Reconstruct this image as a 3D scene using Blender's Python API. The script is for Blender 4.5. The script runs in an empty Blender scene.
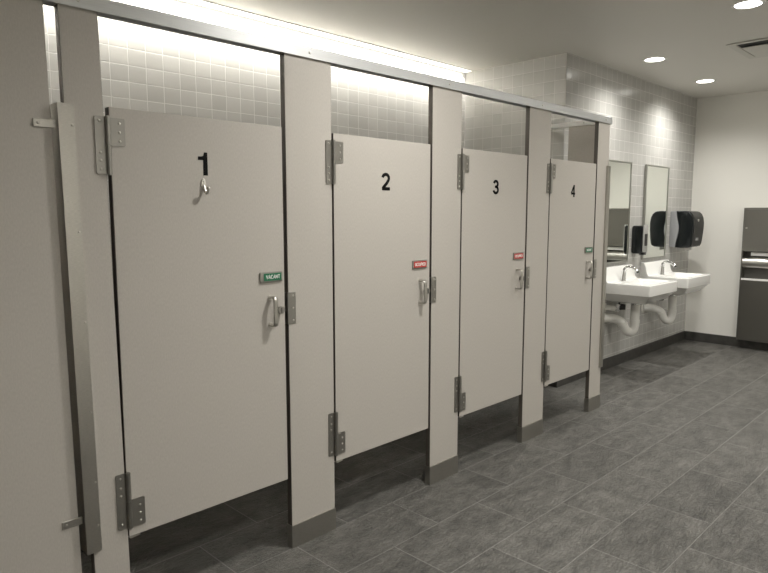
import bpy, bmesh, math, random
from mathutils import Vector, Matrix
random.seed(4)
S = bpy.context.scene
C = S.collection
PI = math.pi

# ------------------------------------------------------------------ view
S.view_settings.view_transform = 'Standard'
S.view_settings.look = 'None'
S.view_settings.gamma = 1.0
S.view_settings.exposure = 0.17
S.view_settings.use_curve_mapping = False

# ------------------------------------------------------------------ materials
def mat(name, col, rough=0.5, metal=0.0, spec=0.5, emit=None, estr=0.0):
    m = bpy.data.materials.new(name); m.use_nodes = True
    b = m.node_tree.nodes['Principled BSDF']
    b.inputs['Base Color'].default_value = (*col, 1)
    b.inputs['Roughness'].default_value = rough
    b.inputs['Metallic'].default_value = metal
    b.inputs['Specular IOR Level'].default_value = spec
    if emit:
        b.inputs['Emission Color'].default_value = (*emit, 1)
        b.inputs['Emission Strength'].default_value = estr
    return m

def nd(m, t, **kw):
    n = m.node_tree.nodes.new(t)
    for k, v in kw.items():
        setattr(n, k, v)
    return n

def lk(m, a, b): m.node_tree.links.new(a, b)

def noise_bump(m, scale, strength, dist=0.001, stretch=(1, 1, 1), colamp=None, base=None):
    b = m.node_tree.nodes['Principled BSDF']
    tc = nd(m, 'ShaderNodeTexCoord'); mp = nd(m, 'ShaderNodeMapping')
    mp.inputs['Scale'].default_value = stretch
    lk(m, tc.outputs['Object'], mp.inputs['Vector'])
    n = nd(m, 'ShaderNodeTexNoise'); n.inputs['Scale'].default_value = scale
    n.inputs['Detail'].default_value = 4
    lk(m, mp.outputs['Vector'], n.inputs['Vector'])
    bp = nd(m, 'ShaderNodeBump'); bp.inputs['Strength'].default_value = strength
    bp.inputs['Distance'].default_value = dist
    lk(m, n.outputs['Fac'], bp.inputs['Height']); lk(m, bp.outputs['Normal'], b.inputs['Normal'])
    if colamp:
        r = nd(m, 'ShaderNodeValToRGB')
        r.color_ramp.elements[0].position = 0.3; r.color_ramp.elements[1].position = 0.7
        r.color_ramp.elements[0].color = (*[c*(1-colamp) for c in base], 1)
        r.color_ramp.elements[1].color = (*[c*(1+colamp) for c in base], 1)
        lk(m, n.outputs['Fac'], r.inputs['Fac']); lk(m, r.outputs['Color'], b.inputs['Base Color'])
    return m

PANEL = (0.48, 0.452, 0.412)
M_panel = noise_bump(mat('grey_laminate', PANEL, 0.45, 0, 0.35), 260, 0.12, 0.0006, (1, 1, .35), 0.06, PANEL)
M_edge = mat('laminate_edge', (0.085, 0.073, 0.060), 0.6)
STEEL = (0.47, 0.455, 0.42)
M_steel = noise_bump(mat('brushed_steel', STEEL, 0.33, 1.0), 90, 0.08, 0.0004, (1, 1, 12), 0.12, STEEL)
M_hinge = mat('cast_hinge_metal', (0.34, 0.33, 0.305), 0.36, 1.0)
M_alu = noise_bump(mat('anodised_aluminium', (0.62, 0.63, 0.63), 0.42, 0.5), 40, 0.05, 0.0004, (.1, 4, 4), 0.04, (.62, .63, .63))
M_screw = mat('screw_metal', (0.66, 0.64, 0.6), 0.3, 1.0)
M_pull = mat('pull_metal', (0.50, 0.485, 0.45), 0.28, 1.0)
M_chrome = mat('chrome', (0.75, 0.75, 0.75), 0.07, 1.0)
M_black = mat('black_vinyl', (0.004, 0.004, 0.004), 0.8, 0, 0.15)
M_white = mat('white_print', (0.8, 0.82, 0.78), 0.5)
M_green = mat('green_enamel', (0.012, 0.15, 0.07), 0.4)
M_red = mat('red_enamel', (0.50, 0.035, 0.03), 0.4)
M_porc = mat('white_porcelain', (0.76, 0.755, 0.73), 0.12, 0, 0.5)
M_pvc = noise_bump(mat('white_pipe_wrap', (0.74, 0.73, 0.69), 0.6), 60, 0.2, 0.002)
M_dark = mat('dark_rubber', (0.02, 0.02, 0.02), 0.6)
M_smoke = mat('smoked_black_plastic', (0.006, 0.008, 0.009), 0.18)
M_greyplast = mat('grey_plastic', (0.27, 0.275, 0.28), 0.4)
M_greydark = mat('dark_grey_plastic', (0.030, 0.029, 0.027), 0.5, 0, 0.3)
M_lightplast = mat('pale_grey_plastic', (0.36, 0.355, 0.34), 0.35)
M_mirror = mat('mirror_silver', (0.93, 0.96, 0.92), 0.01, 1.0)
M_mframe = mat('mirror_frame_steel', (0.40, 0.40, 0.37), 0.35, 1.0)
M_cab = noise_bump(mat('cabinet_steel', (0.27, 0.26, 0.24), 0.36, 1.0), 60, 0.06, 0.0004, (1, 10, 1))
M_cabin = mat('cabinet_inside', (0.14, 0.135, 0.125), 0.45, 0.8)
M_paper = mat('white_paper', (0.8, 0.79, 0.76), 0.8)
M_paint = noise_bump(mat('white_wall_paint', (0.80, 0.785, 0.735), 0.6, 0, 0.3), 180, 0.06, 0.0006)
M_ceil = noise_bump(mat('ceiling_paint', (0.70, 0.68, 0.635), 0.55, 0, 0.3), 120, 0.05, 0.0006)
M_trim = mat('white_metal_trim', (0.88, 0.87, 0.84), 0.45)
M_lens = mat('lamp_lens', (0.9, 0.9, 0.88), 0.5, emit=(1, .97, .90), estr=10)
M_strip = mat('strip_lens', (0.9, 0.9, 0.88), 0.5, emit=(1, .97, .90), estr=1.8)
M_vent = mat('vent_white', (0.62, 0.605, 0.56), 0.5)
M_ventshade = mat('vent_shade', (0.02, 0.02, 0.018), 0.8)

def tile_mat(name, tile, grout, tw, th, u0, v0, axis, mortar=0.0022, rough=0.22, bump=0.5, vary=0.05):
    """square wall tiles, stacked joints, grout with a cushion edge; axis 'x': wall runs along X, 'y': along Y"""
    m = mat(name, tile, rough, 0, 0.5)
    b = m.node_tree.nodes['Principled BSDF']
    g = nd(m, 'ShaderNodeNewGeometry')
    sx = nd(m, 'ShaderNodeSeparateXYZ'); lk(m, g.outputs['Position'], sx.inputs[0])
    cb = nd(m, 'ShaderNodeCombineXYZ')
    au = nd(m, 'ShaderNodeMath', operation='SUBTRACT'); au.inputs[1].default_value = u0 - 60*tw
    av = nd(m, 'ShaderNodeMath', operation='SUBTRACT'); av.inputs[1].default_value = v0 - 60*th
    lk(m, sx.outputs['X' if axis == 'x' else 'Y'], au.inputs[0]); lk(m, sx.outputs['Z'], av.inputs[0])
    lk(m, au.outputs[0], cb.inputs[0]); lk(m, av.outputs[0], cb.inputs[1])
    def brick(ms, smooth):
        br = nd(m, 'ShaderNodeTexBrick'); br.offset = 0; br.squash = 1
        br.inputs['Scale'].default_value = 1
        br.inputs['Brick Width'].default_value = tw; br.inputs['Row Height'].default_value = th
        br.inputs['Mortar Size'].default_value = ms; br.inputs['Mortar Smooth'].default_value = smooth
        br.inputs['Color1'].default_value = (*[c*(1-vary) for c in tile], 1)
        br.inputs['Color2'].default_value = (*[c*(1+vary) for c in tile], 1)
        br.inputs['Mortar'].default_value = (*grout, 1)
        lk(m, cb.outputs[0], br.inputs['Vector'])
        return br
    b1 = brick(mortar, 0.1); lk(m, b1.outputs['Color'], b.inputs['Base Color'])
    b2 = brick(mortar*2.2, 1.0)
    inv = nd(m, 'ShaderNodeMath', operation='SUBTRACT'); inv.inputs[0].default_value = 1
    lk(m, b2.outputs['Fac'], inv.inputs[1])
    bp = nd(m, 'ShaderNodeBump'); bp.inputs['Strength'].default_value = bump; bp.inputs['Distance'].default_value = 0.002
    lk(m, inv.outputs[0], bp.inputs['Height']); lk(m, bp.outputs['Normal'], b.inputs['Normal'])
    rr = nd(m, 'ShaderNodeMapRange'); rr.inputs['To Min'].default_value = rough; rr.inputs['To Max'].default_value = 0.8
    lk(m, b1.outputs['Fac'], rr.inputs['Value']); lk(m, rr.outputs[0], b.inputs['Roughness'])
    return m

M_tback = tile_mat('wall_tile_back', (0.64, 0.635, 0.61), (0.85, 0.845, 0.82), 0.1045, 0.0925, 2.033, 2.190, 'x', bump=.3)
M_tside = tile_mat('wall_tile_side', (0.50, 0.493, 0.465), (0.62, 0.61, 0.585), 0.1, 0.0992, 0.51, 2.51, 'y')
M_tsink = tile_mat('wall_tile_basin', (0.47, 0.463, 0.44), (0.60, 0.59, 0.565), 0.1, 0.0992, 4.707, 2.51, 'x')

def floor_mat(name, tw, th, u0, v0, base_only=False):
    m = mat(name, (0.1, 0.1, 0.1), 0.4, 0, 0.5)
    b = m.node_tree.nodes['Principled BSDF']
    g = nd(m, 'ShaderNodeNewGeometry')
    mp = nd(m, 'ShaderNodeMapping'); mp.inputs['Location'].default_value = (-u0 + 20*tw, -v0 + 40*th, 0)
    lk(m, g.outputs['Position'], mp.inputs['Vector'])
    def brick(ms, smooth, c1, c2):
        br = nd(m, 'ShaderNodeTexBrick'); br.offset = 0.5; br.offset_frequency = 2; br.squash = 1
        br.inputs['Scale'].default_value = 1
        br.inputs['Brick Width'].default_value = tw; br.inputs['Row Height'].default_value = th
        br.inputs['Mortar Size'].default_value = ms; br.inputs['Mortar Smooth'].default_value = smooth
        br.inputs['Color1'].default_value = (*c1, 1); br.inputs['Color2'].default_value = (*c2, 1)
        br.inputs['Mortar'].default_value = (0, 0, 0, 1)
        lk(m, mp.outputs[0], br.inputs['Vector'])
        return br
    b1 = brick(0.0023, 0.1, (0, 0, 0), (1, 1, 1))
    # slate-like clouds, shifted per tile
    tsh = nd(m, 'ShaderNodeVectorMath', operation='SCALE'); tsh.inputs['Scale'].default_value = 7.3
    lk(m, b1.outputs['Color'], tsh.inputs[0])
    ad = nd(m, 'ShaderNodeVectorMath', operation='ADD'); lk(m, g.outputs['Position'], ad.inputs[0]); lk(m, tsh.outputs[0], ad.inputs[1])
    st = nd(m, 'ShaderNodeMapping'); st.inputs['Scale'].default_value = (0.75, 1.5, 1); lk(m, ad.outputs[0], st.inputs['Vector'])
    n1 = nd(m, 'ShaderNodeTexNoise'); n1.inputs['Scale'].default_value = 9; n1.inputs['Detail'].default_value = 12
    n1.inputs['Roughness'].default_value = 0.84; n1.inputs['Distortion'].default_value = 0.15
    lk(m, st.outputs[0], n1.inputs['Vector'])
    ramp = nd(m, 'ShaderNodeValToRGB')
    e = ramp.color_ramp.elements
    e[0].position = 0.38; e[0].color = (0.060, 0.058, 0.053, 1)
    e[1].position = 0.64; e[1].color = (0.190, 0.184, 0.168, 1)
    x = ramp.color_ramp.elements.new(0.5); x.color = (0.118, 0.114, 0.103, 1)
    lk(m, n1.outputs['Fac'], ramp.inputs['Fac'])
    # tile to tile tone
    tone = nd(m, 'ShaderNodeMapRange'); tone.inputs['To Min'].default_value = 0.9; tone.inputs['To Max'].default_value = 1.1
    lk(m, b1.outputs['Color'], tone.inputs['Value'])
    mul = nd(m, 'ShaderNodeMix', data_type='RGBA', blend_type='MULTIPLY'); mul.inputs[0].default_value = 1
    lk(m, ramp.outputs['Color'], mul.inputs[6]); lk(m, tone.outputs[0], mul.inputs[7])
    gm = nd(m, 'ShaderNodeMix', data_type='RGBA'); lk(m, b1.outputs['Fac'], gm.inputs[0])
    lk(m, mul.outputs[2], gm.inputs[6]); gm.inputs[7].default_value = (0.285, 0.278, 0.26, 1)
    lk(m, gm.outputs[2], b.inputs['Base Color'])
    # ripples in the cleft surface
    st2 = nd(m, 'ShaderNodeMapping'); st2.inputs['Scale'].default_value = (1, 2.6, 1); lk(m, ad.outputs[0], st2.inputs['Vector'])
    n2 = nd(m, 'ShaderNodeTexNoise'); n2.inputs['Scale'].default_value = 26; n2.inputs['Detail'].default_value = 6
    n2.inputs['Roughness'].default_value = 0.6; n2.inputs['Distortion'].default_value = 1.2
    lk(m, st2.outputs[0], n2.inputs['Vector'])
    b2 = brick(0.003, 1.0, (1, 1, 1), (1, 1, 1))
    b2.inputs['Mortar'].default_value = (1, 1, 1, 1)
    hm = nd(m, 'ShaderNodeMath', operation='MULTIPLY'); lk(m, b2.outputs['Fac'], hm.inputs[0]); hm.inputs[1].default_value = 0.12
    h = nd(m, 'ShaderNodeMath', operation='SUBTRACT'); lk(m, n2.outputs['Fac'], h.inputs[0]); lk(m, hm.outputs[0], h.inputs[1])
    bp = nd(m, 'ShaderNodeBump'); bp.inputs['Strength'].default_value = 1.0; bp.inputs['Distance'].default_value = 0.016
    lk(m, h.outputs[0], bp.inputs['Height']); lk(m, bp.outputs['Normal'], b.inputs['Normal'])
    rr = nd(m, 'ShaderNodeMapRange'); rr.inputs['To Min'].default_value = 0.30; rr.inputs['To Max'].default_value = 0.52
    lk(m, n1.outputs['Fac'], rr.inputs['Value']); lk(m, rr.outputs[0], b.inputs['Roughness'])
    return m
M_floor = floor_mat('floor_slate_tile', 0.60, 0.305, 2.20, 0.0)
BASEC = (0.055, 0.053, 0.048)
M_base = noise_bump(mat('dark_base_tile', BASEC, 0.4), 14, 0.25, 0.002, (1, 1, 1), 0.3, BASEC)

# ------------------------------------------------------------------ mesh helpers
def box(bm, x0, x1, y0, y1, z0, z1, bev=0.0, seg=2):
    r = bmesh.ops.create_cube(bm, size=1)
    vs = r['verts']
    for v in vs:
        v.co = Vector(((x0+x1)/2 + v.co.x*(x1-x0), (y0+y1)/2 + v.co.y*(y1-y0), (z0+z1)/2 + v.co.z*(z1-z0)))
    if bev > 0:
        es = list({e for v in vs for e in v.link_edges})
        bmesh.ops.bevel(bm, geom=es, offset=bev, segments=seg, profile=0.5, affect='EDGES')
    return bm

def cyl(bm, a, b, r, seg=20, r2=None):
    a = Vector(a); b = Vector(b); d = b - a
    q = Vector((0, 0, 1)).rotation_difference(d.normalized()).to_matrix().to_4x4()
    bmesh.ops.create_cone(bm, cap_ends=True, segments=seg, radius1=r, radius2=r if r2 is None else r2,
                          depth=d.length, matrix=Matrix.Translation((a+b)/2) @ q)
    return bm

def dome(bm, c, n, r, h=0.45, seg=10):
    """flattened hemisphere, a round screw head; n = outward unit axis"""
    q = Vector((0, 0, 1)).rotation_difference(Vector(n)).to_matrix().to_4x4()
    mtx = Matrix.Translation(c) @ q @ Matrix.Diagonal((1, 1, h, 1))
    r_ = bmesh.ops.create_uvsphere(bm, u_segments=seg, v_segments=6, radius=r, matrix=mtx)
    return bm

def smooth_path(pts, n=6):
    """Catmull-Rom through pts"""
    P = [Vector(p) for p in pts]; out = []
    for i in range(len(P)-1):
        p0 = P[max(i-1, 0)]; p1 = P[i]; p2 = P[i+1]; p3 = P[min(i+2, len(P)-1)]
        for k in range(n):
            t = k/n
            out.append(0.5*((2*p1) + (p2-p0)*t + (2*p0-5*p1+4*p2-p3)*t*t + (3*p1-p0-3*p2+p3)*t*t*t))
    out.append(P[-1]); return out

def tube(bm, pts, r, seg=14, sx=1.0, radii=None):
    pts = [Vector(p) for p in pts]; rings = []
    up = None
    for i, p in enumerate(pts):
        t = (pts[min(i+1, len(pts)-1)] - pts[max(i-1, 0)]).normalized()
        if up is None:
            up = Vector((1, 0, 0)) if abs(t.x) < 0.9 else Vector((0, 0, 1))
        u = (up - t*up.dot(t)).normalized(); w = t.cross(u); up = u
        rr = radii[i] if radii else r
        rings.append([bm.verts.new(p + (u*math.cos(a)*sx + w*math.sin(a))*rr) for a in [2*PI*k/seg for k in range(seg)]])
    for a, b in zip(rings, rings[1:]):
        for k in range(seg):
            bm.faces.new((a[k], a[(k+1) % seg], b[(k+1) % seg], b[k]))
    bm.faces.new(rings[0][::-1]); bm.faces.new(rings[-1])
    return bm

def prism(bm, poly, axis, a, b, bev=0.0, seg=2):
    """extrude a 2-D polygon: axis 'x' -> poly is (y,z); 'y' -> (x,z); 'z' -> (x,y)"""
    def pt(p, t):
        return {'x': (t, p[0], p[1]), 'y': (p[0], t, p[1]), 'z': (p[0], p[1], t)}[axis]
    va = [bm.verts.new(pt(p, a)) for p in poly]; vb = [bm.verts.new(pt(p, b)) for p in poly]
    fs = [bm.faces.new(va), bm.faces.new(vb[::-1])]
    n = len(poly)
    for i in range(n):
        fs.append(bm.faces.new((va[i], vb[i], vb[(i+1) % n], va[(i+1) % n])))
    bmesh.ops.recalc_face_normals(bm, faces=fs)
    if bev > 0:
        es = [e for f in fs[:2] for e in f.edges]
        bmesh.ops.bevel(bm, geom=es, offset=bev, segments=seg, profile=0.5, affect='EDGES')
    return bm

def rrect(x0, x1, y0, y1, r, n=6):
    out = []
    for cx, cy, a0 in ((x1-r, y1-r, 0), (x0+r, y1-r, 90), (x0+r, y0+r, 180), (x1-r, y0+r, 270)):
        for k in range(n+1):
            a = math.radians(a0 + 90*k/n); out.append((cx + r*math.cos(a), cy + r*math.sin(a)))
    return out

def disc_ring(bm, c, r0, r1, z0, z1, seg=40):
    prof = [(r0, z0), (r1, z0), (r1*0.985, z1), (r0, z1)]
    rings = [[bm.verts.new((c[0]+r*math.cos(2*PI*k/seg), c[1]+r*math.sin(2*PI*k/seg), z)) for k in range(seg)] for r, z in prof]
    for i in range(4):
        A = rings[i]; B = rings[(i+1) % 4]
        for k in range(seg):
            bm.faces.new((A[k], A[(k+1) % seg], B[(k+1) % seg], B[k]))
    bmesh.ops.recalc_face_normals(bm, faces=bm.faces)
    return bm

def ribbon(bm, pts, w, y0, y1, closed=False):
    """stroke of width w along pts (x,z), between depths y0..y1: lettering"""
    P = [Vector((p[0], p[1])) for p in pts]; L = []; R = []
    n = len(P)
    for i in range(n):
        a = P[i-1] if (i > 0 or closed) else P[i]; b = P[(i+1) % n] if (i < n-1 or closed) else P[i]
        d1 = (P[i]-a); d2 = (b-P[i])
        d1 = d1.normalized() if d1.length > 1e-9 else d2.normalized()
        d2 = d2.normalized() if d2.length > 1e-9 else d1
        t = (d1+d2).normalized(); nn = Vector((-t.y, t.x)); k = 1/max(0.55, abs(nn.dot(Vector((-d1.y, d1.x)))))
        L.append(P[i]+nn*w/2*k); R.append(P[i]-nn*w/2*k)
    rng = range(n if closed else n-1)
    vs = [[bm.verts.new((q.x, y, q.y)) for q in (L[i], R[i]) for y in (y0, y1)] for i in range(n)]
    for i in rng:
        a = vs[i]; b = vs[(i+1) % n]
        for f in ((a[0], a[2], b[2], b[0]), (a[1], b[1], b[3], a[3]), (a[0], b[0], b[1], a[1]), (a[2], a[3], b[3], b[2])):
            bm.faces.new(f)
    if not closed:
        a = vs[0]; bm.faces.new((a[0], a[1], a[3], a[2])); a = vs[-1]; bm.faces.new((a[0], a[2], a[3], a[1]))
    bmesh.ops.recalc_face_normals(bm, faces=bm.faces)
    return bm

def arc(cx, cy, rx, ry, a0, a1, n=14):
    return [(cx + rx*math.cos(math.radians(a0+(a1-a0)*k/n)), cy + ry*math.sin(math.radians(a0+(a1-a0)*k/n))) for k in range(n+1)]

def NB(): return bmesh.new()

def obj(name, bm, material, parent=None, smooth=30, loc=(0, 0, 0)):
    me = bpy.data.meshes.new(name)
    bm.normal_update(); bm.to_mesh(me); bm.free()
    me.materials.append(material)
    if smooth:
        for p in me.polygons: p.use_smooth = True
        me.set_sharp_from_angle(angle=math.radians(smooth))
    o = bpy.data.objects.new(name, me); C.objects.link(o)
    o.location = loc
    if parent: o.parent = parent
    return o

def tag(o, label, cat, group=None):
    o['label'] = label; o['category'] = cat
    if group: o['group'] = group
    return o

def thing(name, label, cat, loc=(0, 0, 0), group=None):
    o = bpy.data.objects.new(name, None); C.objects.link(o)
    o.location = loc; o.empty_display_size = 0.1
    return tag(o, label, cat, group)

def struct(name, bm, m, smooth=0):
    o = obj(name, bm, m, None, smooth); o['kind'] = 'structure'; return o

def dup(root, loc, label):
    """copy of a thing with copies of its parts and sub-parts"""
    r = root.copy(); C.objects.link(r); r.location = loc; r['label'] = label
    for ch in list(root.children):
        c = ch.copy(); C.objects.link(c); c.parent = r
        for g in list(ch.children):
            d = g.copy(); C.objects.link(d); d.parent = c
    return r

# ------------------------------------------------------------------ room
ZC = 2.713; YS = 0.51; YB = 1.515; XC = 4.707; XF = 7.585; XL = -2.4; YF = -3.3
struct('floor', box(NB(), XL-.1, XF+.1, YF-.1, YB+.1, -0.1, 0), M_floor)
struct('ceiling', box(NB(), XL-.1, XF+.1, YF-.1, YB+.1, ZC, ZC+.1), M_ceil)
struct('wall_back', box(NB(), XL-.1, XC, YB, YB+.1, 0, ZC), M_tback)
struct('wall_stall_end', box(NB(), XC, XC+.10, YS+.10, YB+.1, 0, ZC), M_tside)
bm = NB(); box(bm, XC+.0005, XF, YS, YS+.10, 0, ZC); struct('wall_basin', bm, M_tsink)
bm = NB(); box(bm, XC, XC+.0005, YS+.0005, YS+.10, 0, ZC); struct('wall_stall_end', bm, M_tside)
struct('wall_right', box(NB(), XF, XF+.1, YF, YS+.1, 0, ZC), M_paint)
struct('wall_left', box(NB(), XL-.1, XL, YF, YB, 0, ZC), M_paint)
struct('wall_front', box(NB(), XL, XF, YF-.1, YF, 0, ZC), M_paint)
struct('baseboard_basin', box(NB(), XC-.01, XF, YS-.010, YS, 0, .103, .002, 1), M_base)
struct('baseboard_right', box(NB(), XF-.010, XF, YF, YS-.010, 0, .103, .002, 1), M_base)
struct('baseboard_stall_end', box(NB(), XC-.010, XC, YS, YB-.010, 0, .103, .002, 1), M_base)
struct('baseboard_back', box(NB(), XL, XC, YB-.010, YB, 0, .103, .002, 1), M_base)

# ------------------------------------------------------------------ partitions
ZH0, ZH1 = 2.084, 2.130          # head rail
ZT, ZB = 1.795, 0.320            # doors
TH = 0.030                       # panel thickness

def screw(parent, p, n=(0, -1, 0), r=0.0048):
    return obj('screw', dome(NB(), p, n, r, 0.5), M_screw, parent, 60)

def shoe_bm(w):
    bm = NB()
    e = 0.003
    box(bm, -e, w+e, -e, 0, 0, .102)                 # front
    box(bm, -e, w+e, TH, TH+e, 0, .102)
    box(bm, -e, 0, 0, TH, 0, .102); box(bm, w, w+e, 0, TH, 0, .102)
    return bm

def keeper(parent, x):
    k = NB()
    box(k, x-.002, x+.036, -.004, -.0005, .990, 1.124, .0012, 1)
    box(k, x-.006, x-.001, -.004, .022, .990, 1.124)
    o = obj('strike_plate', k, M_hinge, parent)
    for z in (1.005, 1.057, 1.109): screw(o, (x+.022, -.004, z))
    return o

def pilaster(x0, x1, label, strike=True, floor=True):
    t = thing('pilaster', label, 'partition post', (x0, 0, 0), 'pilasters between the stall doors')
    w = x1-x0
    obj('panel', box(NB(), 0, w, 0, TH, .004, ZH0+.030, .0012, 1), M_panel, t)
    for xa in (-.0006, w-.0006):
        obj('edge_band', box(NB(), xa, xa+.0012, .001, TH-.001, .102, ZH0-.001), M_edge, t, 0)
    obj('shoe', shoe_bm(w), M_steel, t)
    if strike: keeper(t, 0)
    return t

pil0 = pilaster(0.732, 0.850, 'narrow grey post left of door 1 with a long steel channel up its edge', False)
pilaster(1.578, 1.821, 'wide grey post with steel shoe between doors 1 and 2')
pilaster(2.490, 2.726, 'grey post with steel shoe between doors 2 and 3')
pilaster(3.384, 3.630, 'grey post with steel shoe between doors 3 and 4')
pil4 = pilaster(4.268, 4.440, 'last grey post of the stalls, right of door 4 beside the sinks')

TILT = .0100
pil0.rotation_euler = (0, -TILT, 0); pil0.location.x += ZH0*TILT; pil0.location.z += .0015
# steel channel on the first post, bridging to the wide panel
def channel(parent, xl, xr, z0, z1, yf, back, side):
    bm = NB()
    t = 0.003
    box(bm, xl, xr, yf, yf+t, z0, z1)
    if side == 'l':
        box(bm, xl, xl+t, yf+t, back, z0, z1); box(bm, xr-t, xr, yf+t, -.0008, z0, z1)
    else:
        box(bm, xr-t, xr, yf+t, back, z0, z1); box(bm, xl, xl+t, yf+t, -.0008, z0, z1)
    return obj('edge_channel', bm, M_steel, parent)
ch = channel(pil0, -.028, .020, .318, 1.786, -.022, .055, 'l')
for z in (1.72, 1.39, 1.10, .80, .56, .41): screw(ch, (.012, -.022, z), r=.0042)
for z in (1.722, .437):
    bk = NB()
    box(bk, -.094, -.030, -.0042, -.0008, z-.013, z+.013, .0012, 1)
    b_ = obj('bracket', bk, M_steel, ch)
    dome_o = None
    bmx = dome(NB(), (-.080, -.0042, z), (0, -1, 0), .0045, .5)
    obj('bracket_screw', bmx, M_screw, ch, 60)
channel(pil4, .137, .180, .312, 1.788, -.012, .040, 'r')

# wide panel at the left edge of the picture
t = thing('stall_panel', 'wide plain grey partition panel filling the left edge of the photo', 'partition panel', (-.9+ZH0*TILT, 0, .018))
t.rotation_euler = (0, -TILT, 0)
obj('panel', box(NB(), 0, 1.590, 0, TH, .004, ZH0+.002, .0012, 1), M_panel, t)
obj('shoe', shoe_bm(1.590), M_steel, t)

# head rail over everything
t = thing('head_rail', 'long silver metal rail running along the top of the stall fronts', 'rail', (-.9, 0, ZH0))
hl = 4.446+.9
prof = [(-.010, 0), (-.010, .044), (-.008, .046), (.038, .046), (.040, .044), (.040, 0), (.037, 0), (.037, .043), (-.007, .043), (-.007, 0)]
obj('rail', prism(NB(), prof, 'x', 0, hl-.004), M_alu, t)
obj('end_cap', box(NB(), hl-.004, hl, -.012, .039, -.001, .047, .001, 1), M_alu, t)
for px in (.790, 1.700, 2.608, 3.507, 4.354):
    screw(t, (px+.9, -.010, .022), r=.0062)

# return rail and short end panel closing stall 4
t = thing('return_rail', 'pale metal rail running back above stall 4 to the tiled wall', 'rail', (4.43, .04, ZH0))
bm = NB(); prism(bm, [(0, .003), (.030, .003), (.030, .60), (XC-4.43-.001, .60), (XC-4.43-.001, .63), (0, .63)], 'z', .010, .045, .002, 1)
obj('rail', bm, M_trim, t)
screw(t, (-.001, .16, .028), (-1, 0, 0), .006)
t = thing('end_panel', 'short dark grey panel seen above door 4 under the return rail', 'partition panel', (4.425, .036, ZB))
obj('panel', box(NB(), .006, .034, +.0042, .285, 0, 1.772, .0012, 1), M_panel, t)

# dividers between the stalls
for x, lab in ((.790, 'grey divider behind the narrow post left of door 1'),
               (1.700, 'grey divider between stalls 1 and 2, behind their shared post'),
               (2.608, 'grey divider between stalls 2 and 3, behind their shared post'),
               (3.507, 'grey divider between stalls 3 and 4, behind their shared post')):
    t = thing('divider_panel', lab, 'partition panel', (x, TH, ZB), 'dividers between the stalls')
    obj('panel', box(NB(), -.0125, .0125, .0005, YB-TH-.001, 0, ZT-ZB-.006, .0012, 1), M_panel, t)
    for z in (.12, 1.35):
        obj('wall_bracket', box(NB(), -.020, .020, YB-TH-.045, YB-TH-.0002, z, z+.06, .002, 1), M_steel, t)

# ------------------------------------------------------------------ lettering
def digit_bm(n, y0, y1):
    """numeral 0.080 high, origin bottom left"""
    bm = NB(); w = 0.0150; H = .080
    if n == 1:
        prism(bm, [(.0165, 0), (.0335, 0), (.0335, H+.003), (.0205, H+.003), (.0175, .070), (.008, .0675), (-.004, .0675), (-.004, .055), (.0165, .055)], 'y', y0, y1)
    elif n == 2:
        pts = arc(.0275, .0560, .0205, .0175, 172, -28, 16) + [(.036, .034), (.020, .020), (.0095, .0105)]
        ribbon(bm, pts, w, y0, y1); ribbon(bm, [(.0025, .0065), (.0545, .0065)], w, y0, y1)
    elif n == 3:
        ribbon(bm, arc(.0260, .0575, .0195, .0160, 165, -90, 16), w, y0, y1)
        ribbon(bm, arc(.0265, .0245, .0215, .0180, 90, -168, 18), w, y0, y1)
        ribbon(bm, [(.018, .0418), (.028, .0418)], .0125, y0, y1)
    else:
        ribbon(bm, [(.040, 0), (.040, H)], w, y0, y1)
        ribbon(bm, [(.0555, .0225), (.0035, .0225)], .0125, y0, y1)
        ribbon(bm, [(.0375, .0745), (.0065, .0245)], .0125, y0, y1)
    return bm

GL = {  # unit letters, 0.7 wide x 1 high
 'V': [[(0, 1), (.35, 0), (.7, 1)]], 'A': [[(0, 0), (.35, 1), (.7, 0)], [(.15, .35), (.55, .35)]],
 'C': [arc(.38, .5, .36, .5, 45, 315, 12)], 'N': [[(.02, 0), (.02, 1)], [(.02, 1), (.66, 0)], [(.66, 0), (.66, 1)]],
 'T': [[(0, 1), (.7, 1)], [(.35, 1), (.35, 0)]], 'O': [arc(.36, .5, .35, .5, 0, 360, 18)],
 'U': [[(.02, 1), (.02, .3)] + arc(.34, .3, .32, .3, 180, 360, 8) + [(.66, 1)]],
 'P': [[(.05, 0), (.05, 1)], [(.05, 1), (.4, 1)] + arc(.4, .75, .27, .25, 90, -90, 8) + [(.05, .5)]],
 'I': [[(.12, 0), (.12, 1)]], 'E': [[(.05, 0), (.05, 1)], [(.05, 1), (.62, 1)], [(.05, .5), (.55, .5)], [(.05, 0), (.62, 0)]],
 'D': [[(.05, 0), (.05, 1)], [(.05, 1), (.25, 1)] + arc(.25, .5, .42, .5, 90, -90, 10) + [(.05, 0)]],
}
def word_bm(s, x0, z0, width, height, y0, y1, wt=.17):
    bm = NB(); adv = [.38 if c == 'I' else .92 for c in s]; tot = sum(adv)-.22
    kx = width/tot; x = x0
    for c, a in zip(s, adv):
        for st in GL[c]:
            ribbon(bm, [(x+p[0]*kx, z0+p[1]*height) for p in st], height*wt, y0, y1)
        x += a*kx
    return bm

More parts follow.
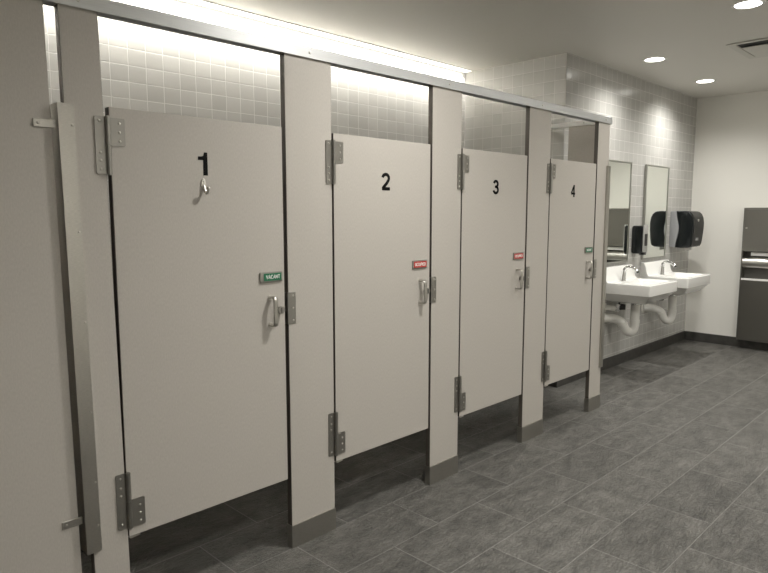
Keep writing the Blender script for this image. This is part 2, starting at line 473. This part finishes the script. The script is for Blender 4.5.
# ------------------------------------------------------------------ doors
def hinge(parent, x, z0, upper):
    h = NB(); H = .185 if upper else .200
    # barrel with three knuckles and a pin
    cyl(h, (x, -.009, z0), (x, -.009, z0+H*.49), .0085, 16); cyl(h, (x, -.009, z0+H*.505), (x, -.009, z0+H), .0085, 16)
    cyl(h, (x, -.009, z0-.003), (x, -.009, z0+H+.003), .005, 12)
    o = obj('hinge', h, M_hinge, parent, 40)
    pl = NB(); prism(pl, rrect(x-.040, x-.004, z0, z0+H, .005, 4), 'y', -.0045, -.0005)
    obj('post_leaf', pl, M_hinge, o)
    a, b = (z0+H*.50, z0+H-.002) if upper else (z0-.002, z0+H*.49)
    dl = NB(); prism(dl, rrect(x+.004, x+.058, a, b, .005, 4), 'y', -.0045, -.0005)
    obj('door_leaf', dl, M_hinge, o)
    zs = (z0+H-.014, z0+.070, z0+.044, z0+.016) if upper else (z0+H-.016, z0+H-.050, z0+H-.078, z0+.018)
    for z in zs: screw(o, (x-.025, -.0045, z))
    for k in range(3): screw(o, (x+.040, -.0045, a+.016+k*.029))
    return o

def door(n, x0, x1, hx, nx, sx, hax, label, occupied, hook=False):
    """all x in world; the thing's base is the door's lower left corner"""
    t = thing('stall_door', label, 'door', (x0, 0, 0), 'numbered stall doors')
    L = lambda x: x - x0
    obj('panel', box(NB(), 0, x1-x0, 0, .030, ZB, ZT, .0012, 1), M_panel, t)
    eb = NB(); box(eb, -.0010, 0, .0012, .0288, ZB+.002, ZT-.001); obj('edge_band', eb, M_edge, t, 0)
    eb = NB(); box(eb, x1-x0, x1-x0+.0010, .0012, .0288, ZB+.002, ZT-.001); obj('edge_band', eb, M_edge, t, 0)
    hinge(t, L(hx), 1.577, True); hinge(t, L(hx) + (.011 if n == 1 else 0), .355, False)
    pv = NB(); prism(pv, [(L(x0)+.000, ZB-.001), (L(x0)+.038, ZB-.001), (L(x0)+.038, ZB-.004), (L(x0)+.003, ZB-.007)], 'y', -.003, .022)
    obj('pivot_plate', pv, M_screw, t)
    nb = digit_bm(n, -.0016, 0.0002)
    bmesh.ops.translate(nb, verts=nb.verts, vec=(L(nx), 0, 1.588 if n == 1 else 1.559))
    obj('number', nb, M_black, t, 0)
    # occupancy plate
    s = NB(); prism(s, rrect(L(sx), L(sx)+.108, 1.174, 1.216, .004, 4), 'y', -.007, 0, .0015)
    so = obj('occupancy_plate', s, M_hinge, t)
    fl = NB(); fx0 = .017 if n == 1 else .007
    box(fl, L(sx)+fx0, L(sx)+.102, -.0078, -.0066, 1.180, 1.210)
    f_ = obj('sign_field', fl, M_red if occupied else M_green, so, 0); f_['label'] = ('red' if occupied else 'green') + ' sign field'
    if occupied: wb = word_bm('OCCUPIED', L(sx)+.016, 1.188, .077, .0145, -.0086, -.0076, .20)
    else: wb = word_bm('VACANT', L(sx)+(.028 if n == 1 else .019), 1.188, .066, .0145, -.0086, -.0076, .20)
    obj('lettering', wb, M_white, so, 0)
    # D pull: flat grip bar carried on two bent legs
    hb = NB(); x = L(hax)
    path = [(0.0, 1.111), (-.026, 1.113), (-.036, 1.106), (-.038, 1.090), (-.038, 1.020), (-.036, 1.004), (-.026, .997), (0.0, .999)]
    path = smooth_path([(x, p[0], p[1]) for p in path], 4)
    tube(hb, path, .0050, 12, sx=2.2)
    ho = obj('pull_handle', hb, M_pull, t, 50)
    ft = NB()
    for z in (1.111, .999): cyl(ft, (x, 0, z), (x, -.003, z), .011, 18)
    obj('foot', ft, M_screw, ho)
    # thumb turn
    kb = NB(); kx = x+.042; cyl(kb, (kx, 0, 1.056), (kx, -.010, 1.056), .013, 22); cyl(kb, (kx, -.010, 1.056), (kx, -.020, 1.056), .016, 22, .015)
    ko = obj('latch_knob', kb, M_hinge, t, 40)
    obj('slot', box(NB(), kx-.0015, kx+.0015, -.0206, -.0195, 1.046, 1.066), M_dark, ko, 0)
    bo = NB(); box(bo, L(x1)-.012, L(x1)+.010, .010, .018, 1.045, 1.067); obj('latch_bolt', bo, M_screw, t, 0)
    if hook:
        hk = NB(); hxk = L(1.203)
        prism(hk, [(hxk + .010*math.cos(a), 1.556 + .021*math.sin(a)) for a in [2*PI*k/20 for k in range(20)]], 'y', -.005, 0, .0015)
        tube(hk, smooth_path([(hxk, -.004, 1.552), (hxk, -.009, 1.538), (hxk, -.014, 1.527), (hxk+.001, -.023, 1.523), (hxk+.001, -.031, 1.530), (hxk+.001, -.034, 1.541)], 5), .0052, 12)
        dome(hk, (hxk+.001, -.034, 1.541), (0, 0, 1), .0068, 1.0)
        o = obj('coat_hook', hk, M_screw, t, 50); screw(o, (hxk, -.005, 1.566), r=.0035)
    return t

door(1, .872, 1.559, .862, 1.189, 1.437, 1.487, 'nearest grey stall door, numbered 1, with a coat hook and green sign', False, True)
door(2, 1.832, 2.474, 1.8265, 2.126, 2.340, 2.400, 'grey stall door numbered 2 with a red occupied sign', True)
door(3, 2.738, 3.367, 2.732, 3.019, 3.234, 3.280, 'grey stall door numbered 3 with a red occupied sign', True)
door(4, 3.642, 4.252, 3.636, 3.907, 4.124, 4.166, 'farthest grey stall door, numbered 4, with a green sign', False)

# ------------------------------------------------------------------ wash basins
def basin_bm(x0, x1):
    """slab basin with a rolled rectangular bowl, splash ledge at the wall and a tapering underside"""
    bm = NB(); yb, yf = YS-.002, .045
    zt, zb = .836, .742
    nx, ny = 28, 26
    top = []
    ix0, ix1, iy0, iy1 = x0+.050, x1-.050, yf+.045, .375
    for j in range(ny+1):
        row = []
        for i in range(nx+1):
            x = x0 + (x1-x0)*i/nx; y = yf + (yb-yf)*j/ny
            z = zt
            # bowl
            u = min(x-ix0, ix1-x, y-iy0, iy1-y)
            if u > 0:
                s = min(1, u/.055); s = s*s*(3-2*s); z -= .085*s
            # ledge rising to the wall
            if y > .425:
                s = min(1, (y-.425)/.045); s = s*s*(3-2*s); z += .126*s + .004*min(1, max(0, (y-.47)/.03))
            row.append(bm.verts.new((x, y, z)))
        top.append(row)
    for j in range(ny):
        for i in range(nx):
            bm.faces.new((top[j][i], top[j][i+1], top[j+1][i+1], top[j+1][i]))
    loop = top[0][:] + [top[j][nx] for j in range(1, ny+1)] + top[ny][nx-1::-1] + [top[j][0] for j in range(ny-1, 0, -1)]
    r1 = [bm.verts.new((v.co.x, v.co.y, zb)) for v in loop]
    cx, cy = (x0+x1)/2, .30
    def under(v, k, z):
        x = cx + (v.co.x-cx)*k; y = v.co.y if v.co.y > .45 else cy + (v.co.y-cy)*k
        y = max(y, yf+.0)
        return bm.verts.new((x, y, z))
    r2 = [under(v, .93, .730) for v in loop]
    r3 = [under(v, .74, .672) for v in loop]
    r4 = [under(v, .48, .648) for v in loop]
    n = len(loop)
    for A, B in ((loop, r1), (r1, r2), (r2, r3), (r3, r4)):
        for k in range(n):
            bm.faces.new((A[k], B[k], B[(k+1) % n], A[(k+1) % n]))
    bm.faces.new(r4)
    bmesh.ops.recalc_face_normals(bm, faces=bm.faces)
    # roll the outer top edges and front corners
    es = []
    for k in range(n):
        a, b = loop[k], loop[(k+1) % n]
        e = bm.edges.get((a, b))
        if e: es.append(e)
    for v, w in zip(loop, r1):
        if (abs(v.co.y-yf) < 1e-6 and (abs(v.co.x-x0) < 1e-6 or abs(v.co.x-x1) < 1e-6)):
            es.append(bm.edges.get((v, w)))
    bmesh.ops.bevel(bm, geom=[e for e in es if e], offset=.009, segments=3, profile=.5, affect='EDGES')
    return bm

BX = 5.700; BG = 'wall-hung wash basins'
t = thing('wash_basin', 'nearer white wall-hung basin, partly hidden by the last stall post', 'sink', (BX, YS, 0), BG)
def loc(bm):      # world -> basin coordinates
    bmesh.ops.translate(bm, verts=bm.verts, vec=(-BX, -YS, 0)); return bm
obj('bowl', loc(basin_bm(BX-.310, BX+.310)), M_porc, t, 40)
bm = NB(); cyl(bm, (BX, .235, .7515), (BX, .235, .7545), .024, 24); obj('drain_strainer', loc(bm), M_chrome, t)
# faucet
bm = NB(); fx = BX-.040
tube(bm, smooth_path([(fx, .405, .834), (fx, .403, .880), (fx, .397, .925), (fx, .375, .955), (fx, .335, .962), (fx, .295, .948), (fx, .272, .925)], 5),
     .017, 16, radii=[.028-.012*min(1, k/14) for k in range(31)])
fo = obj('faucet', loc(bm), M_chrome, t, 50)
bm = NB(); cyl(bm, (fx, .2735, .9285), (fx, .269, .917), .012, 18); obj('aerator', loc(bm), M_dark, fo)
bm = NB(); cyl(bm, (fx, .405, .8345), (fx, .405, .842), .029, 26, .026); obj('base_ring', loc(bm), M_chrome, fo)
# waste: tail piece, trap and arm to the wall
bm = NB(); cyl(bm, (BX, .295, .655), (BX, .295, .600), .019, 18); cyl(bm, (BX, .295, .640), (BX, .295, .618), .034, 20)
obj('tail_piece', loc(bm), M_chrome, t)
bm = NB()
tube(bm, smooth_path([(BX, .295, .622), (BX, .295, .52), (BX, .295, .440), (BX-.010, .302, .390), (BX-.036, .320, .370), (BX-.066, .344, .387),
                      (BX-.084, .364, .436), (BX-.100, .384, .468), (BX-.130, .428, .490), (BX-.158, .462, .496), (BX-.185, .505, .496)], 6), .040, 20)
tr = obj('drain_trap', loc(bm), M_pvc, t, 60)
for a, b in (((BX, .295, .480), (BX, .295, .452)), ((BX-.084, .364, .436), (BX-.095, .374, .458))):
    bm = NB(); cyl(bm, a, b, .0435, 22); obj('slip_nut', loc(bm), M_pvc, tr)
bm = NB(); cyl(bm, (BX-.183, .509, .496), (BX-.183, .500, .496), .052, 26, .046); obj('wall_flange', loc(bm), M_pvc, tr)
# stop valve and supply
bm = NB(); cyl(bm, (BX-.170, .509, .592), (BX-.120, .400, .585), .024, 18); cyl(bm, (BX-.170, .509, .592), (BX-.168, .498, .592), .040, 24)
v = obj('stop_valve', loc(bm), M_pvc, t)
bm = NB(); cyl(bm, (BX-.125, .412, .566), (BX-.118, .398, .628), .026, 16); obj('valve_body', loc(bm), M_chrome, v)
bm = NB(); cyl(bm, (BX-.112, .392, .602), (BX-.088, .350, .602), 0.030, 18, .024); obj('valve_handle', loc(bm), M_dark, v)
bm = NB(); tube(bm, smooth_path([(BX-.118, .398, .612), (BX-.108, .396, .640), (BX-.060, .40, .655), (BX-.02, .40, .690)], 6), .007, 10)
obj('supply_hose', loc(bm), M_greydark, v)
dup(t, (BX+.887, YS, 0), 'farther white wall-hung basin, below the mirror beside the towel dispenser')

# ------------------------------------------------------------------ mirrors
def mirror(x0, x1, label):
    z0, z1 = .992, 1.926
    t = thing('wall_mirror', label, 'mirror', (x0, YS, z0), 'framed mirrors over the basins')
    w = x1-x0; h = z1-z0; f = .014
    bm = NB()
    for a in ((0, f, 0, h), (w-f, w, 0, h), (f, w-f, 0, f), (f, w-f, h-f, h)):
        box(bm, a[0], a[1], -.022, -.0005, a[2], a[3], .001, 1)
    obj('frame', bm, M_mframe, t)
    obj('glass', box(NB(), f, w-f, -.016, -.001, f, h-f), M_mirror, t, 0)
mirror(5.375, 5.945, 'left steel-framed mirror half hidden behind the last stall post')
mirror(6.278, 6.850, 'right steel-framed mirror reflecting the black towel dispenser')

# ------------------------------------------------------------------ soap dispenser
SX = 6.045
t = thing('soap_dispenser', 'black soap dispenser with pale front on the tile between the two mirrors', 'soap dispenser', (SX, YS, 1.065))
bm = NB(); prism(bm, rrect(-.105, -.002, 0, .268, .022, 6), 'x', 0, .115, .006)
obj('body', bm, M_smoke, t)
bm = NB(); prism(bm, rrect(.010, .105, .014, .276, .016, 6), 'y', -.116, -.1055, .003); fr = obj('front_cover', bm, M_lightplast, t)
bm = NB(); prism(bm, rrect(.028, .088, .075, .190, .010, 5), 'y', -.119, -.1165); obj('window', bm, M_greydark, fr)
bm = NB(); prism(bm, rrect(.022, .094, -.012, .030, .010, 5), 'y', -.112, -.070, .003); obj('nozzle', bm, M_smoke, t)

# ------------------------------------------------------------------ towel dispenser
TX = 6.985
t = thing('towel_dispenser', 'big black and grey paper towel dispenser on tile right of the mirrors', 'towel dispenser', (TX, YS, 1.090))
W = .300
# grey back housing with a wavy seam
wave = [(-.062, 0)] + [(-.062 - .030*math.sin(PI*k/16)**2, .385*k/16) for k in range(1, 16)] + [(-.060, .385)]
bm = NB(); prism(bm, [(-.0002, 0.004), (-.0002, .375), (-.012, .385)] + wave[::-1] , 'x', 0, W, .004)
obj('back_housing', bm, M_greyplast, t)
prof = [(a-.0005, b) for a, b in wave] + [(-.110, .386), (-.160, .384), (-.195, .374), (-.220, .352), (-.236, .315), (-.244, .26), (-.242, .18), (-.234, .09), (-.226, .035), (-.214, .012), (-.190, .001), (-.120, -.004)]
bm = NB(); prism(bm, prof, 'x', .001, W-.001, .012, 3)
co = obj('cover', bm, M_smoke, t)
pr2 = [(-.172, .3825), (-.1955, .3735), (-.2205, .3515), (-.2365, .315), (-.2447, .26), (-.2427, .18), (-.2347, .09), (-.2267, .035), (-.2145, .012)]
pr2 = pr2 + [(a-.004, b) for a, b in pr2[::-1]]
bm = NB(); prism(bm, pr2, 'x', .012, W-.012); obj('front_face_lit', bm, M_greydark, co)  # front of the black cover, its catch of light put into paler grey
bm = NB(); cyl(bm, (W*.40, -.243, .285), (W*.40, -.252, .285), .012, 20); obj('lock', bm, M_screw, t)
bm = NB(); box(bm, W*.30, W*.55, -.2415, -.236, .075, .105); obj('label_plate', bm, M_greyplast, t)
pt = NB()
prism(pt, [(-.150, -.035), (-.149, -.035), (-.147, -.012), (-.143, .004), (-.145, .004), (-.149, -.012)], 'x', .05, W-.05)
o = obj('paper_tail', pt, M_paper, t)

# ------------------------------------------------------------------ steel towel cabinet on the far wall
CYW = .46
t = thing('towel_cabinet', 'tall brushed steel towel and waste cabinet on the far right wall', 'cabinet', (XF, -.062, .097))
XO = -.105; Hc = 1.412
bm = NB()
# shell around the opening (x from wall outwards is negative)
z1o, z2o = .648, .955
box(bm, XO, -.001, -.012, 0, 0, Hc); box(bm, XO, -.001, -CYW, -CYW+.012, 0, Hc)
box(bm, XO, -.001, -CYW+.012, -.012, Hc-.012, Hc); box(bm, XO, -.001, -CYW+.012, -.012, 0, .012)
obj('frame', bm, M_cab, t)
dr = NB(); box(dr, XO-.004, XO+.012, -CYW+.014, -.014, z2o, Hc-.014, .0015, 1); d = obj('upper_door', dr, M_cab, t)
bm = NB(); cyl(bm, (XO-.004, -.035, 1.20), (XO-.009, -.035, 1.20), .010, 16); obj('lock', bm, M_screw, d)
dr = NB(); box(dr, XO-.004, XO+.012, -CYW+.014, -.014, .014, z1o, .0015, 1); obj('lower_door', dr, M_cab, t)
bm = NB(); box(bm, -.012, -.002, -CYW+.013, -.013, z1o-.02, z2o+.02); obj('back_plate', bm, M_cabin, t, 0)
bm = NB(); cyl(bm, (-.062, -CYW+.016, .835), (-.062, -.016, .835), .056, 36)
obj('roll_guard', bm, M_screw, t, 50)
bm = NB(); box(bm, -.085, -.014, -CYW+.05, -.085, .908, .946, .003, 1); obj('towel_stack', bm, M_paper, t)
bm = NB(); prism(bm, [(XO-.010, z1o+.001), (-.014, z1o+.001), (-.014, z1o+.012), (XO+.005, z1o+.016), (XO-.010, z1o+.022)], 'y', -CYW+.014, -.014); obj('sill', bm, M_trim, t)

# ------------------------------------------------------------------ ceiling fittings
def spot(name, p, w, size=118, blend=1.0, r=.10):
    l = bpy.data.lights.new(name, 'SPOT'); l.energy = w; l.spot_size = math.radians(size); l.spot_blend = blend
    l.shadow_soft_size = r; l.color = (1, .975, .925)
    o = bpy.data.objects.new(name, l); C.objects.link(o); o.location = p; return o
LAMPS = [(4.41, -.86, 'round ceiling downlight nearest the top right corner of the photo', 100, 165),
         (5.41, .105, 'left of the two round downlights near the basin wall', 72, 150),
         (6.62, .110, 'round downlight nearest the far right wall corner', 95, 150),
         (2.15, -.86, 'round ceiling downlight in front of stall door 2, out of view overhead', 180, 168),
         (6.22, -.86, 'round ceiling downlight near the far wall beyond the ceiling vent', 70, 150),
         (0.80, -2.55, 'added fill downlight by the front wall opposite the first stall door', 180, 160),  # front-wall row is unseen, added as fill to brighten doors and walls
         (2.60, -2.55, 'added fill downlight by the front wall opposite stall door 2', 90, 160),
         (4.41, -2.55, 'added fill downlight by the front wall opposite the last stall door', 130, 160),
         (6.22, -2.55, 'added fill downlight by the front wall opposite the basins', 110, 160)]
for x, y, lab, w, cone in LAMPS:
    t = thing('downlight', lab, 'ceiling light', (x, y, ZC), 'recessed round downlights')
    obj('trim_ring', disc_ring(NB(), (0, 0), .074, .092, -.0005, -.006), M_trim, t, 40)
    bm = NB(); cyl(bm, (0, 0, -.0045), (0, 0, -.0005), .0738, 40); obj('lens', bm, M_lens, t)
    s = spot('lamp', (0, 0, -.012), w, cone, r=.05 if y > 0 else .10); s.parent = t

# linear wall-wash light where the ceiling meets the back tile
LX0, LX1 = -2.2, 4.694
t = thing('linear_light', 'long bright linear light at the ceiling edge along the back tile wall', 'ceiling light', ((LX0+LX1)/2, YB-.045, ZC))
hw = (LX1-LX0)/2
bm = NB(); box(bm, -hw-.01, hw+.002, -.046, -.040, -.005, -.0005); box(bm, -hw-.01, -hw, -.036, .042, -.010, -.0005); box(bm, hw, hw+.002, -.036, .042, -.010, -.0005)
obj('trim', bm, M_trim, t)
obj('lens', box(NB(), -hw, hw, -.040, .042, -.004, -.0005), M_strip, t, 0)
l = bpy.data.lights.new('strip_lamp', 'AREA'); l.shape = 'RECTANGLE'; l.size = 2*hw-.1; l.size_y = .03; l.energy = 52; l.color = (1, .96, .88)
l.spread = math.radians(95)
lo = bpy.data.objects.new('strip_lamp', l); C.objects.link(lo); lo.parent = t; lo.location = (0, -.02, -.014)
lo.rotation_euler = (math.radians(34), 0, 0)

# square air vent
t = thing('ceiling_vent', 'square white air diffuser in the ceiling at the right edge', 'vent', (5.33, -.46, ZC))
bm = NB(); A = .60
def ring(bm, o, i, zo, zi, t_=.004):
    for f in (0,):
        a = [(o, -o), (A-o, -o), (A-o, -A+o), (o, -A+o)]; b = [(i, -i), (A-i, -i), (A-i, -A+i), (i, -A+i)]
        va = [bm.verts.new((*p, zo)) for p in a]; vb = [bm.verts.new((*p, zi)) for p in b]
        vc = [bm.verts.new((*p, zo+t_)) for p in a]; vd = [bm.verts.new((*p, zi+t_)) for p in b]
        for k in range(4):
            j = (k+1) % 4
            bm.faces.new((va[k], va[j], vb[j], vb[k])); bm.faces.new((vc[k], vd[k], vd[j], vc[j]))
            bm.faces.new((va[k], vc[k], vc[j], va[j])); bm.faces.new((vb[k], vb[j], vd[j], vd[k]))
    bmesh.ops.recalc_face_normals(bm, faces=bm.faces)
ring(bm, 0, .050, -.008, -.006)
obj('frame', bm, M_vent, t, 0)
bm = NB(); box(bm, .056, A-.056, -A+.056, -.056, -.003, -.0005); obj('duct_shade', bm, M_ventshade, t, 0)  # near-black plate, shade inside the duct put into its colour
bm = NB(); box(bm, .15, A-.055, -A+.065, -.065, -.014, -.009, .002, 1); obj('plaque', bm, M_vent, t)

# ------------------------------------------------------------------ world and camera
w = bpy.data.worlds.new('world'); S.world = w; w.use_nodes = True
w.node_tree.nodes['Background'].inputs[0].default_value = (0.5, 0.5, 0.5, 1)
w.node_tree.nodes['Background'].inputs[1].default_value = 0.0

cam = bpy.data.cameras.new('camera'); co = bpy.data.objects.new('camera', cam); C.objects.link(co)
cam.sensor_fit = 'HORIZONTAL'; cam.sensor_width = 36; cam.lens = 36*635.24/768; cam.clip_start = .05
co.location = (0, -2.1289, 1.45)
co.rotation_euler = (PI/2 - .11459, 0, -.78851)
S.camera = co
